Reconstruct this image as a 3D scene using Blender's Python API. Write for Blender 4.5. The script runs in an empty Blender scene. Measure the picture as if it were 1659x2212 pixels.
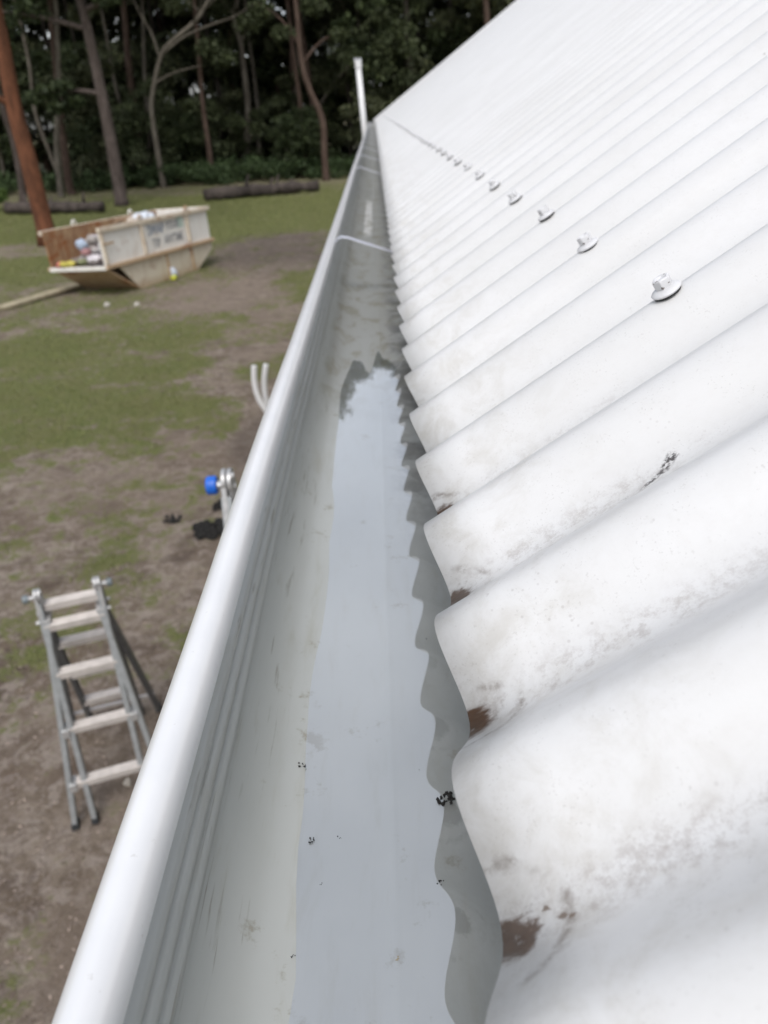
import bpy, bmesh, math, random
import numpy as np
from mathutils import Vector, Matrix
random.seed(7); rng = np.random.default_rng(11)
scene = bpy.context.scene
C = scene.collection
R_ = math.radians

# ---------------------------------------------------------------- camera
cam_d = bpy.data.cameras.new('camera'); cam = bpy.data.objects.new('camera', cam_d); C.objects.link(cam)
cam_d.sensor_fit = 'VERTICAL'; cam_d.sensor_height = 36.0; cam_d.sensor_width = 27.0
cam_d.lens = 36.0*1661/2212
cam_d.clip_start = 0.01; cam_d.clip_end = 2000
M3 = Matrix(((0.9986343557220145, 0.05073271415878294, 0.012474585594721588),
             (-0.01252889855401741, 0.46436896342762396, -0.8855532126903369),
             (-0.05071932839362081, 0.8841875691951552, 0.46437042563891034)))
m4 = M3.to_4x4(); m4.translation = Vector((-0.0118, 0.0, 0.1769)); cam.matrix_world = m4
cam_d.dof.use_dof = True; cam_d.dof.focus_distance = 0.31; cam_d.dof.aperture_fstop = 14.5
scene.camera = cam
# ---------------------------------------------------------------- sky, sun, exposure
SUN_EL, SUN_AZ = 56.0, 184.0
w = bpy.data.worlds.new('World'); scene.world = w; w.use_nodes = True
nt = w.node_tree; nt.nodes.clear()
wo = nt.nodes.new('ShaderNodeOutputWorld'); bg = nt.nodes.new('ShaderNodeBackground')
sky = nt.nodes.new('ShaderNodeTexSky'); sky.sky_type = 'NISHITA'; sky.sun_disc = False
sky.sun_elevation = R_(SUN_EL); sky.sun_rotation = R_(SUN_AZ); sky.dust_density = 3.0; sky.air_density = 1.0
hs = nt.nodes.new('ShaderNodeHueSaturation'); hs.inputs['Saturation'].default_value = 0.32
tc = nt.nodes.new('ShaderNodeTexCoord'); cl = nt.nodes.new('ShaderNodeTexNoise')
cl.inputs['Scale'].default_value = 2.6; cl.inputs['Detail'].default_value = 5; cl.inputs['Distortion'].default_value = .4
cr = nt.nodes.new('ShaderNodeValToRGB'); cr.color_ramp.elements[0].position = .32; cr.color_ramp.elements[1].position = .68
cr.color_ramp.elements[0].color = (.78, .80, .84, 1); cr.color_ramp.elements[1].color = (1.25, 1.24, 1.22, 1)
mul = nt.nodes.new('ShaderNodeMix'); mul.data_type = 'RGBA'; mul.blend_type = 'MULTIPLY'; mul.inputs['Factor'].default_value = 1
nt.links.new(sky.outputs[0], hs.inputs['Color']); nt.links.new(tc.outputs['Generated'], cl.inputs['Vector'])
nt.links.new(cl.outputs['Fac'], cr.inputs[0]); nt.links.new(hs.outputs[0], mul.inputs['A']); nt.links.new(cr.outputs[0], mul.inputs['B'])
# sky made brighter over the woods, added to lighten the gutter water
dp = nt.nodes.new('ShaderNodeVectorMath'); dp.operation = 'DOT_PRODUCT'; dp.inputs[1].default_value = (-.10, .74, .665)
nt.links.new(tc.outputs['Generated'], dp.inputs[0])
mr = nt.nodes.new('ShaderNodeMapRange'); mr.interpolation_type = 'SMOOTHSTEP'; mr.inputs['From Min'].default_value = .45; mr.inputs['From Max'].default_value = .97
mr.inputs['To Min'].default_value = 1.0; mr.inputs['To Max'].default_value = 1.75
nt.links.new(dp.outputs['Value'], mr.inputs['Value'])
mb_ = nt.nodes.new('ShaderNodeVectorMath'); mb_.operation = 'SCALE'
nt.links.new(mul.outputs['Result'], mb_.inputs[0]); nt.links.new(mr.outputs[0], mb_.inputs['Scale'])
nt.links.new(mb_.outputs[0], bg.inputs['Color']); bg.inputs['Strength'].default_value = 0.15
nt.links.new(bg.outputs[0], wo.inputs['Surface'])
sd = bpy.data.lights.new('sun', 'SUN'); sun = bpy.data.objects.new('sun', sd); C.objects.link(sun)
sd.energy = 0.9; sd.angle = R_(24); sd.color = (1, .97, .93)
sun_dir = Vector((math.sin(R_(SUN_AZ))*math.cos(R_(SUN_EL)), math.cos(R_(SUN_AZ))*math.cos(R_(SUN_EL)), math.sin(R_(SUN_EL))))
sun.rotation_euler = sun_dir.to_track_quat('Z', 'Y').to_euler()
scene.view_settings.view_transform = 'Standard'; scene.view_settings.look = 'None'
scene.view_settings.exposure = 0.27; scene.view_settings.gamma = 1.0
scene.render.engine = 'CYCLES'
scene.cycles.max_bounces = 8; scene.cycles.transparent_max_bounces = 16
GZ = -2.8                                    # ground level, eave crest is the origin
PHI = R_(33.5)                               # roof pitch

# ---------------------------------------------------------------- helpers
def tag(o, label=None, cat=None, group=None, kind=None):
    if label: o['label'] = label
    if cat: o['category'] = cat
    if group: o['group'] = group
    if kind: o['kind'] = kind
    return o
def empty(name, loc=(0,0,0), rz=0, **k):
    o = bpy.data.objects.new(name, None); o.location = loc; o.rotation_euler = (0,0,rz); o.empty_display_size = .1
    C.objects.link(o); return tag(o, **k)
class MB:
    def __init__(s): s.v=[]; s.f=[]
    def add(s, vs, fs):
        b=len(s.v); s.v += [tuple(v) for v in vs]; s.f += [tuple(b+i for i in f) for f in fs]
    def box(s, c, size, M=None):
        x,y,z=[a/2 for a in size]; c=Vector(c)
        vs=[Vector((i*x,j*y,k*z)) for k in(-1,1) for j in(-1,1) for i in(-1,1)]
        if M is not None: vs=[M@v for v in vs]
        s.add([v+c for v in vs],[(0,2,3,1),(4,5,7,6),(0,1,5,4),(2,6,7,3),(0,4,6,2),(1,3,7,5)])
    def bar(s, a, b, wd, dp, up=(0,1,0)):      # box bar from a to b, section wd (side) x dp (along up)
        a=Vector(a);b=Vector(b);d=(b-a);L=d.length;d.normalize()
        sd_=d.cross(Vector(up)).normalized(); u=sd_.cross(d)
        M=Matrix((sd_,u,d)).transposed()
        s.box((a+b)/2,(wd,dp,L),M)
    def tube(s, pts, rad, n=12, caps=True, wob=0, rnd=random):
        pts=[Vector(p) for p in pts]; rings=[]
        if not hasattr(rad,'__len__'): rad=[rad]*len(pts)
        ref=Vector((.13,.97,.21)); b=len(s.v)
        for i,p in enumerate(pts):
            t=(pts[min(i+1,len(pts)-1)]-pts[max(i-1,0)]).normalized()
            x=t.cross(ref).normalized(); y=t.cross(x)
            for k in range(n):
                a=2*math.pi*k/n; r=rad[i]*(1+wob*(rnd.random()-.5))
                s.v.append(tuple(p+x*math.cos(a)*r+y*math.sin(a)*r))
        for i in range(len(pts)-1):
            for k in range(n):
                k2=(k+1)%n; s.f.append((b+i*n+k,b+i*n+k2,b+(i+1)*n+k2,b+(i+1)*n+k))
        if caps:
            s.f.append(tuple(b+k for k in range(n))[::-1]); s.f.append(tuple(b+(len(pts)-1)*n+k for k in range(n)))
    def build(s, name, mat, parent=None, smooth=False, bevel=0, loc=None):
        me=bpy.data.meshes.new(name); me.from_pydata(s.v,[],s.f); me.materials.append(mat); me.validate()
        bm=bmesh.new(); bm.from_mesh(me); bmesh.ops.recalc_face_normals(bm, faces=bm.faces); bm.to_mesh(me); bm.free()
        return link(name, me, parent, smooth, bevel)
def link(name, me, parent=None, smooth=False, bevel=0):
    o=bpy.data.objects.new(name,me); C.objects.link(o)
    if parent: o.parent=parent
    if smooth:
        for p in me.polygons: p.use_smooth=True
    if bevel:
        b=o.modifiers.new('bevel','BEVEL'); b.width=bevel; b.segments=2; b.limit_method='ANGLE'; b.angle_limit=R_(40)
        for p in me.polygons: p.use_smooth=True
        try:
            wn=o.modifiers.new('wn','WEIGHTED_NORMAL'); wn.keep_sharp=True
        except Exception: pass
    return o
def npmesh(name, V, F, mat, parent=None, smooth=False):
    me=bpy.data.meshes.new(name); V=np.asarray(V,np.float32); F=np.asarray(F,np.int32)
    me.vertices.add(len(V)); me.vertices.foreach_set('co',V.ravel())
    k=F.shape[1]; me.loops.add(F.size); me.loops.foreach_set('vertex_index',F.ravel())
    me.polygons.add(len(F)); me.polygons.foreach_set('loop_start',np.arange(0,F.size,k,dtype=np.int32))
    me.polygons.foreach_set('loop_total',np.full(len(F),k,dtype=np.int32))
    me.materials.append(mat); me.update(calc_edges=True)
    if smooth: me.polygons.foreach_set('use_smooth',np.ones(len(F),bool))
    return link(name, me, parent)
def dup(o, parent=None):
    c=o.copy(); C.objects.link(c); c.parent=parent
    return c
# value noise
def vnoise(x, y, seed=0):
    def h(i,j):
        n=(i.astype(np.int64)*374761393+j.astype(np.int64)*668265263+seed*1442695041)&0xffffffff
        n=((n^(n>>13))*1274126177)&0xffffffff
        return ((n^(n>>16))&0xffff)/65535.
    i=np.floor(x);j=np.floor(y);fx=x-i;fy=y-j;fx=fx*fx*(3-2*fx);fy=fy*fy*(3-2*fy)
    return (h(i,j)*(1-fx)+h(i+1,j)*fx)*(1-fy)+(h(i,j+1)*(1-fx)+h(i+1,j+1)*fx)*fy
def fbm(x,y,seed=0,o=4):
    t=0;a=.5;s_=0
    for k in range(o): t=t+a*vnoise(x*2**k+13.7*k,y*2**k-7.3*k,seed+k); s_+=a; a*=.5
    return t/s_

# ---------------------------------------------------------------- materials
class NT:
    def __init__(s,name):
        s.m=bpy.data.materials.new(name); s.m.use_nodes=True; s.t=s.m.node_tree; s.b=s.t.nodes['Principled BSDF']; s.out=s.t.nodes['Material Output']
    def n(s,typ,**k):
        x=s.t.nodes.new(typ)
        for a,b in k.items(): setattr(x,a,b)
        return x
    def set(s,node,name,val):
        i=node.inputs[name]
        if isinstance(val,bpy.types.NodeSocket): s.t.links.new(val,i)
        else: i.default_value=val
    def noise(s,vec,scale,detail=4,rough=.5,dist=0,d='3D'):
        x=s.n('ShaderNodeTexNoise'); x.noise_dimensions=d
        if vec is not None: s.set(x,'Vector',vec)
        s.set(x,'Scale',scale); s.set(x,'Detail',detail); s.set(x,'Roughness',rough); s.set(x,'Distortion',dist); return x.outputs['Fac']
    def ramp(s,fac,*st):
        x=s.n('ShaderNodeValToRGB'); e=x.color_ramp.elements
        while len(e)<len(st): e.new(.5)
        for i,(p,c) in enumerate(st):
            e[i].position=p; e[i].color=(*c,1) if hasattr(c,'__len__') else (c,c,c,1)
        s.set(x,'Fac',fac); return x.outputs[0]
    def math(s,op,a,b=None,c=None,clamp=False):
        x=s.n('ShaderNodeMath',operation=op,use_clamp=clamp); 
        for i,v in enumerate((a,b,c)):
            if v is None: continue
            if isinstance(v,bpy.types.NodeSocket): s.t.links.new(v,x.inputs[i])
            else: x.inputs[i].default_value=v
        return x.outputs[0]
    def sstep(s,v,a,b):
        x=s.n('ShaderNodeMapRange',interpolation_type='SMOOTHSTEP'); s.set(x,'Value',v); s.set(x,'From Min',a); s.set(x,'From Max',b); return x.outputs[0]
    def mix(s,fac,a,b,blend='MIX'):
        x=s.n('ShaderNodeMix',data_type='RGBA',blend_type=blend); s.set(x,'Factor',fac)
        for k,v in(('A',a),('B',b)):
            if isinstance(v,tuple) and len(v)==3: v=(*v,1)
            s.set(x,k,v)
        return x.outputs['Result']
    def objc(s): return s.n('ShaderNodeTexCoord').outputs['Object']
    def xyz(s,v):
        x=s.n('ShaderNodeSeparateXYZ'); s.set(x,'Vector',v); return x.outputs
    def scale(s,v,sc):
        x=s.n('ShaderNodeMapping'); s.set(x,'Vector',v); s.set(x,'Scale',sc); return x.outputs[0]
    def bump(s,h,strength=.3,dist=.01):
        x=s.n('ShaderNodeBump'); s.set(x,'Height',h); s.set(x,'Strength',strength); s.set(x,'Distance',dist); s.t.links.new(x.outputs[0],s.b.inputs['Normal'])
    def base(s,c,rough=.5,metal=0,spec=None):
        if isinstance(c,tuple): c=(*c,1)
        s.set(s.b,'Base Color',c); s.set(s.b,'Roughness',rough); s.set(s.b,'Metallic',metal)
        if spec is not None: s.set(s.b,'Specular IOR Level',spec)
        return s.m
def simple(name,col,rough=.5,metal=0,var=.15,sc=8,spec=None):
    n=NT(name); v=n.noise(n.objc(),sc,4)
    c=n.ramp(v,(.3,tuple(x*(1-var) for x in col)),(.7,tuple(min(1,x*(1+var)) for x in col)))
    return n.base(c,rough,metal,spec)

PITCH=.076; Y0=.164; AMP=.0085; YV=Y0+PITCH/2
def mat_roof():
    n=NT('roof_paint'); oc=n.objc(); X=n.xyz(oc); s_,y_,h_=X[0],X[1],X[2]
    t=n.math('DIVIDE',n.math('SUBTRACT',y_,YV-.004),PITCH); rd=n.math('ROUND',t)
    dy=n.math('MULTIPLY',n.math('SUBTRACT',t,rd),PITCH)
    wn=n.n('ShaderNodeTexWhiteNoise',noise_dimensions='1D'); n.set(wn,'W',rd); rnd=wn.outputs['Value']
    fine=n.noise(oc,240,6,.7); mid=n.noise(oc,70,5,.6,.6); big=n.noise(oc,14,4,.6)
    # distance from the foot of each valley, warped
    wpx=n.math('MULTIPLY',n.math('SUBTRACT',mid,.5),.016)
    ds=n.math('ADD',n.math('SUBTRACT',s_,.004),n.math('MULTIPLY',wpx,.45)); dyw=n.math('ADD',dy,n.math('MULTIPLY',n.math('SUBTRACT',big,.5),.006))
    d=n.math('SQRT',n.math('ADD',n.math('MULTIPLY',ds,ds),n.math('MULTIPLY',n.math('MULTIPLY',dyw,dyw),1.1)))
    near=n.math('SUBTRACT',1,n.sstep(y_,.36,.62))
    db=n.math('ADD',d,n.math('ADD',n.math('MULTIPLY',n.math('SUBTRACT',mid,.5),.014),n.math('MULTIPLY',n.math('SUBTRACT',n.noise(n.scale(oc,(.35,1,1)),420,4,.7),.5),.008)))
    blob=n.math('MULTIPLY',n.math('SUBTRACT',1,n.sstep(n.math('DIVIDE',db,n.math('ADD',.72,n.math('MULTIPLY',rnd,.5))),.0062,.0110)),n.sstep(fine,.18,.42))
    blob=n.math('MULTIPLY',blob,n.math('MULTIPLY',near,n.math('ADD',.85,n.math('MULTIPLY',rnd,.25))),clamp=True)
    ring=n.math('SUBTRACT',1,n.math('DIVIDE',n.math('ABSOLUTE',n.math('SUBTRACT',n.math('ADD',d,n.math('MULTIPLY',n.math('SUBTRACT',n.noise(oc,38,4,.6,.5),.5),.012)),.0175)),.0026),clamp=True)
    ring=n.math('MULTIPLY',n.math('MULTIPLY',ring,near),n.math('MULTIPLY',n.sstep(fine,.36,.58),n.sstep(n.noise(oc,55,3,.5),.44,.60)))
    d2=n.math('ADD',d,n.math('MULTIPLY',n.math('SUBTRACT',mid,.5),.010))
    halo=n.math('MULTIPLY',n.math('SUBTRACT',1,n.sstep(d,.008,.04)),n.math('MULTIPLY',near,n.sstep(mid,.35,.65)))
    # grey streak running up the valleys
    stv=n.math('SUBTRACT',1,n.sstep(n.math('ABSOLUTE',n.math('SUBTRACT',dyw,.003)),.003,.014))
    stl=n.math('MULTIPLY',n.math('SUBTRACT',1,n.sstep(s_,.07,.17)),n.math('SUBTRACT',1,n.sstep(y_,.28,.5)))
    streak=n.math('MULTIPLY',n.math('MULTIPLY',stv,stl),n.sstep(n.noise(oc,150,6,.8),.44,.66))
    # eave weathering
    eave=n.math('MULTIPLY',n.math('SUBTRACT',1,n.sstep(s_,.01,.13)),n.sstep(n.noise(oc,45,6,.7,.4),.42,.72))
    # speckles
    vo=n.n('ShaderNodeTexVoronoi',feature='F1'); n.set(vo,'Vector',oc); n.set(vo,'Scale',42); n.set(vo,'Randomness',1)
    sel=n.sstep(n.xyz(vo.outputs['Color'])[0],.85,.93)
    spk=n.math('MULTIPLY',n.math('SUBTRACT',1,n.sstep(vo.outputs['Distance'],.02,.06)),sel)
    vo2=n.n('ShaderNodeTexVoronoi',feature='F1'); n.set(vo2,'Vector',oc); n.set(vo2,'Scale',300)
    clus=n.sstep(n.noise(oc,24,3,.5),.53,.64)
    spk2=n.math('MULTIPLY',n.math('MULTIPLY',n.math('SUBTRACT',1,n.sstep(vo2.outputs['Distance'],.1,.25)),clus),n.math('SUBTRACT',1,n.sstep(s_,.05,.2)))
    # the black comma mark and a few single spots (real marks with their own place)
    def capsule(ax,ay,bx,by,r0,r1):
        ex,ey=bx-ax,by-ay; L=ex*ex+ey*ey
        px=n.math('ADD',n.math('SUBTRACT',s_,ax),n.math('MULTIPLY',n.math('SUBTRACT',fine,.5),.008)); py=n.math('ADD',n.math('SUBTRACT',y_,ay),n.math('MULTIPLY',n.math('SUBTRACT',mid,.5),.008))
        tt=n.math('DIVIDE',n.math('ADD',n.math('MULTIPLY',px,ex),n.math('MULTIPLY',py,ey)),L,clamp=True)
        qx=n.math('SUBTRACT',px,n.math('MULTIPLY',tt,ex)); qy=n.math('SUBTRACT',py,n.math('MULTIPLY',tt,ey))
        dd=n.math('SQRT',n.math('ADD',n.math('MULTIPLY',qx,qx),n.math('MULTIPLY',qy,qy)))
        return n.math('SUBTRACT',1,n.sstep(dd,r0,r1))
    comma=n.math('MULTIPLY',n.math('MAXIMUM',capsule(.0935,.2732,.1055,.2780,.0003,.0022),capsule(.1050,.2780,.1105,.2840,.0008,.0028)),n.sstep(n.noise(oc,520,4,.7),.38,.56))
    comma2=n.math('MULTIPLY',capsule(.086,.2745,.0955,.2705,.0004,.0020),n.sstep(fine,.46,.64))
    spots=None
    for (a,b,r) in ((.0188,.1225,.0016),(.0215,.1215,.0010),(.0150,.1260,.0014),(.242,.487,.0016),(.246,.483,.0012),(.034,.55,.0022),(.21,.30,.0009),(.15,.262,.0012),(.153,.258,.001),(.10,.40,.001),(.075,.33,.0009)):
        q=capsule(a,b,a+.0006,b,r*.4,r)
        spots=q if spots is None else n.math('MAXIMUM',spots,q)
    c=n.mix(n.sstep(n.noise(oc,5,5,.6),.3,.7),(.635,.632,.624),(.69,.688,.685))
    c=n.mix(n.math('MULTIPLY',n.sstep(n.noise(oc,130,5,.75),.42,.66),.12),c,(.55,.535,.51))
    gr_=n.math('MULTIPLY',n.sstep(n.noise(oc,900,2,.5),.60,.70),n.sstep(mid,.45,.6)); c=n.mix(n.math('MULTIPLY',gr_,.22),c,(.25,.23,.21))
    c=n.mix(n.math('MULTIPLY',eave,.5),c,(.44,.415,.365))
    c=n.mix(n.math('MULTIPLY',halo,.2),c,(.36,.32,.27))
    c=n.mix(n.math('MULTIPLY',streak,.45),c,(.27,.23,.205))
    c=n.mix(n.math('MULTIPLY',ring,.7),c,(.15,.115,.09))
    c=n.mix(blob,c,n.mix(fine,(.03,.015,.008),(.15,.08,.042)))
    c=n.mix(n.math('MULTIPLY',spk,.75),c,(.16,.13,.11))
    c=n.mix(n.math('MULTIPLY',spk2,.25),c,(.22,.19,.17))
    c=n.mix(n.math('MULTIPLY',comma,.95),c,(.035,.027,.025)); c=n.mix(n.math('MULTIPLY',comma2,.8),c,(.05,.04,.038))
    c=n.mix(n.math('MULTIPLY',spots,.8),c,(.13,.08,.05))
    n.base(c,n.math('ADD',.30,n.math('MULTIPLY',mid,.2)),0,.6)
    n.bump(n.math('ADD',n.math('MULTIPLY',n.noise(oc,60,4,.6),1.),n.math('MULTIPLY',fine,.15)),.12,.002)
    return n.m
def mat_gutter():
    n=NT('gutter_paint'); oc=n.objc(); X=n.xyz(oc)
    st=n.scale(oc,(1,.16,1)); streak=n.noise(st,90,6,.65,.3); blot=n.noise(n.scale(oc,(1,.5,1)),22,5,.6)
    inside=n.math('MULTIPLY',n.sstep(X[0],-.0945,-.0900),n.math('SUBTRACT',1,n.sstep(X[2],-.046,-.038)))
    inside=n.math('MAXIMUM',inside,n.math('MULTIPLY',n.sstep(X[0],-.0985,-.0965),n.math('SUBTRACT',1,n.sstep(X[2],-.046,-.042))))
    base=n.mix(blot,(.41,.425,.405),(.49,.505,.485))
    dirt=n.sstep(streak,.5,.78)
    base=n.mix(n.math('MULTIPLY',dirt,.5),base,(.36,.35,.29))
    sc_=n.math('MULTIPLY',n.math('MULTIPLY',n.sstep(n.noise(n.scale(oc,(1,.05,1)),330,4,.6),.58,.66),n.sstep(n.noise(oc,20,4,.6),.42,.6)),n.sstep(X[2],-.117,-.112))
    base=n.mix(n.math('MULTIPLY',sc_,.65),base,(.20,.18,.14))
    # mud and algae patches on the floor further along
    far=n.math('MULTIPLY',n.sstep(X[1],.7,1.0),n.math('SUBTRACT',1,n.sstep(X[2],-.112,-.1)))
    base=n.mix(n.math('MULTIPLY',far,.75),base,(.27,.27,.245))
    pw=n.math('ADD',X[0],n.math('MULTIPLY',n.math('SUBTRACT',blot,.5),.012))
    pale=n.math('MULTIPLY',n.math('MULTIPLY',n.sstep(pw,-.056,-.052),n.math('SUBTRACT',1,n.sstep(pw,-.036,-.031))),n.math('MULTIPLY',n.sstep(X[1],2.1,2.25),n.math('SUBTRACT',1,n.sstep(X[1],2.9,3.1))))  # pale strip: a bright reflection put into the floor colour
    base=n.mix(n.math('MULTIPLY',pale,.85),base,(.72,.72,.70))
    pt=n.math('MULTIPLY',far,n.sstep(n.noise(n.scale(oc,(1,.45,1)),34,5,.65,.5),.48,.62))
    base=n.mix(n.math('MULTIPLY',pt,.7),base,(.20,.185,.12))
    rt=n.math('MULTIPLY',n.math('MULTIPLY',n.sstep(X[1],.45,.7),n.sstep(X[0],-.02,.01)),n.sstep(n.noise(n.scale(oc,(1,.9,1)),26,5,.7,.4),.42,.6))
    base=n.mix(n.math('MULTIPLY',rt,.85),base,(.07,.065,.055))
    near=n.math('MULTIPLY',n.math('SUBTRACT',1,n.sstep(X[2],-.115,-.108)),n.sstep(n.noise(oc,40,5,.7),.60,.70))
    base=n.mix(n.math('MULTIPLY',near,.7),base,(.25,.22,.16))
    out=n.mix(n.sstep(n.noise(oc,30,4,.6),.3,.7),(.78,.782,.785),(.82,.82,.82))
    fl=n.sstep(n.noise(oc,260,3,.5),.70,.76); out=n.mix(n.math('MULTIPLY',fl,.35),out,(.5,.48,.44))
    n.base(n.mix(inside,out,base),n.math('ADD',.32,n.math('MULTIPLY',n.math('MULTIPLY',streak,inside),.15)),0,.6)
    n.set(n.b,'Metallic',n.math('MULTIPLY',n.math('SUBTRACT',1,inside),.15)); n.set(n.b,'Coat Weight',.35); n.set(n.b,'Coat Roughness',.2)
    n.bump(n.noise(n.scale(oc,(1,.06,1)),22,2,.4),.08,.002)
    return n.m
def mat_water():
    n=NT('clear_water'); t=n.t; t.nodes.remove(n.b)
    g=n.n('ShaderNodeBsdfGlossy'); g.inputs['Roughness'].default_value=.012; g.inputs['Color'].default_value=(1,1,1,1)
    tr=n.n('ShaderNodeBsdfTransparent'); tr.inputs['Color'].default_value=(.95,.96,.975,1)
    mx=n.n('ShaderNodeMixShader'); bp=n.n('ShaderNodeBump'); geo=n.n('ShaderNodeNewGeometry'); bp.inputs['Strength'].default_value=.05; bp.inputs['Distance'].default_value=.002
    t.links.new(n.noise(n.scale(n.objc(),(1,.35,1)),30,2,.4),bp.inputs['Height'])
    t.links.new(bp.outputs[0],g.inputs['Normal']); 
    dt=n.n('ShaderNodeVectorMath',operation='DOT_PRODUCT'); t.links.new(geo.outputs['Incoming'],dt.inputs[0]); t.links.new(geo.outputs['Normal'],dt.inputs[1])
    q=n.math('POWER',n.math('SUBTRACT',1,n.math('ABSOLUTE',dt.outputs['Value']),clamp=True),5)
    frn=n.math('ADD',.31,n.math('MULTIPLY',q,.69))
    t.links.new(frn,mx.inputs[0]); t.links.new(tr.outputs[0],mx.inputs[1]); t.links.new(g.outputs[0],mx.inputs[2])
    t.links.new(mx.outputs[0],n.out.inputs['Surface']); return n.m
def mat_ground():
    n=NT('patchy_lawn_and_dirt'); oc=n.objc()
    at=n.n('ShaderNodeAttribute',attribute_name='grass').outputs['Fac']; dk=n.n('ShaderNodeAttribute',attribute_name='dark').outputs['Fac']; tn=n.n('ShaderNodeAttribute',attribute_name='tan').outputs['Fac']
    f1=n.noise(oc,6,6,.65); f2=n.noise(oc,30,5,.7); f3=n.noise(n.scale(oc,(1,1,1)),2.2,5,.6,.5)
    dirt=n.mix(n.sstep(f1,.35,.68),(.165,.128,.096),(.30,.247,.198))
    dirt=n.mix(n.sstep(n.noise(oc,1.1,4,.6),.45,.7),dirt,(.150,.112,.084))
    straw=n.sstep(n.noise(oc,7,6,.75,1.),.49,.60)
    dirt=n.mix(n.math('MULTIPLY',straw,.8),dirt,(.37,.315,.27))
    dirt=n.mix(n.math('MULTIPLY',n.sstep(n.noise(oc,17,5,.75,.6),.50,.62),.6),dirt,(.34,.285,.25))
    dirt=n.mix(n.math('MULTIPLY',n.sstep(n.noise(oc,3.3,5,.7),.52,.64),.6),dirt,(.10,.074,.06))
    dirt=n.mix(n.math('MULTIPLY',tn,.7),dirt,n.mix(f1,(.18,.138,.108),(.31,.255,.205)))
    dirt=n.mix(n.math('MULTIPLY',n.sstep(f2,.55,.72),.4),dirt,(.05,.038,.028))
    gr=n.mix(n.sstep(f2,.35,.65),(.098,.122,.040),(.190,.200,.080)); gr=n.mix(n.sstep(f3,.3,.7),gr,n.mix(f2,(.12,.125,.05),(.22,.21,.10)))
    gm=n.sstep(n.math('ADD',n.math('ADD',at,n.math('MULTIPLY',n.math('SUBTRACT',f1,.5),2.2)),n.math('MULTIPLY',n.math('SUBTRACT',f2,.5),.9)),.30,.68)
    c=n.mix(gm,dirt,gr); c=n.mix(n.math('MULTIPLY',dk,n.sstep(f1,.2,.6)),c,n.mix(f2,(.072,.058,.050),(.13,.108,.094)))
    n.base(c,.95,0,.15); n.bump(n.math('ADD',f2,n.math('MULTIPLY',n.noise(oc,90,4,.7),.5)),.9,.03)
    return n.m
def mat_leaf(name,c0,c1,rough=.6):
    n=NT(name); g=n.n('ShaderNodeNewGeometry').outputs['Random Per Island']
    c=n.ramp(g,(0,c0),(.7,c1),(1,tuple(x*1.5 for x in c1)))
    n.base(c,rough,0,.25); return n.m
def mat_bark(name,c0,c1,sc=4):
    n=NT(name); oc=n.objc(); a=n.noise(n.scale(oc,(1,1,.35)),sc,6,.65,.5); b=n.noise(n.scale(oc,(1,1,.12)),sc*5,4,.6)
    c=n.mix(n.sstep(a,.35,.65),c0,c1); c=n.mix(n.math('MULTIPLY',n.sstep(b,.5,.7),.5),c,tuple(x*.45 for x in c0))
    n.base(c,.9,0,.2); n.bump(b,.6,.04); return n.m
def mat_bin(name='rusty_cream_steel',amt=1.,c0=(.66,.59,.49),c1=(.76,.72,.66)):
    n=NT(name); oc=n.objc(); X=n.xyz(oc)
    c=n.mix(n.noise(oc,2.5,5,.6),c0,c1)
    r=n.sstep(n.noise(n.scale(oc,(1,1,.4)),5,6,.7,.6),.53-.06*amt,.70)
    c=n.mix(n.math('MULTIPLY',r,.55*amt),c,(.40,.27,.15))
    r2=n.sstep(n.noise(oc,3.2,6,.7,1.),.60-.05*amt,.70)
    c=n.mix(n.math('MULTIPLY',r2,.8*amt),c,(.26,.10,.035))
    low=n.math('SUBTRACT',1,n.sstep(X[2],.02,.22)); c=n.mix(n.math('MULTIPLY',low,.5),c,(.36,.22,.10))
    n.base(c,.65,0,.35); n.bump(n.noise(oc,8,4,.6),.25,.02); return n.m
M={}
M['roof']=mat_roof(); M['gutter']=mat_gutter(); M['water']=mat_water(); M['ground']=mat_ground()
M['screw']=simple('screw_paint',(.76,.76,.77),.35,0,.12,400); M['chip']=simple('bare_screw_metal',(.22,.19,.17),.4,.6,.4,500); M['rubber']=simple('dark_rubber',(.02,.02,.02),.7)
M['strap']=simple('galvanised_strap',(.62,.63,.70),.35,.25,.08,60)
M['pvc']=simple('white_pvc',(.72,.72,.72),.35,0,.04,5)
M['wall']=simple('wall_paint',(.62,.60,.55),.7); M['timber']=simple('fascia_timber',(.30,.22,.15),.7)
M['alu']=simple('ladder_aluminium',(.40,.42,.43),.45,.55,.12,30); M['alu_dark']=simple('ladder_shaded_aluminium',(.15,.155,.16),.5,.5,.2,30)  # the darker aluminium paints shade into the rear rails
M['rung']=simple('rung_aluminium',(.60,.56,.53),.42,.3,.12,25); M['knob_grey']=simple('grey_blue_plastic',(.17,.20,.215),.45)
M['blue']=simple('blue_plastic',(.01,.13,.62),.4,0,.05); M['steel']=simple('cast_hinge_metal',(.50,.50,.50),.4,.5,.15,60); M['black']=simple('black_plastic',(.025,.027,.03),.6)
M['bin']=mat_bin('rusty_cream_steel',.5,(.74,.71,.65),(.80,.785,.75)); M['bin_rust']=mat_bin('heavily_rusted_steel',1.2,(.50,.38,.26),(.44,.30,.18)); M['bin_in']=mat_bin('rusty_brown_inner_steel',2.2,(.22,.12,.065),(.30,.17,.09))
M['bin_low']=mat_bin('lower_cream_steel',.7,(.58,.51,.39),(.66,.60,.49)); M['bin_rim']=mat_bin('rust_streaked_rim_steel',1.25,(.62,.53,.41),(.70,.63,.53))
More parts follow.
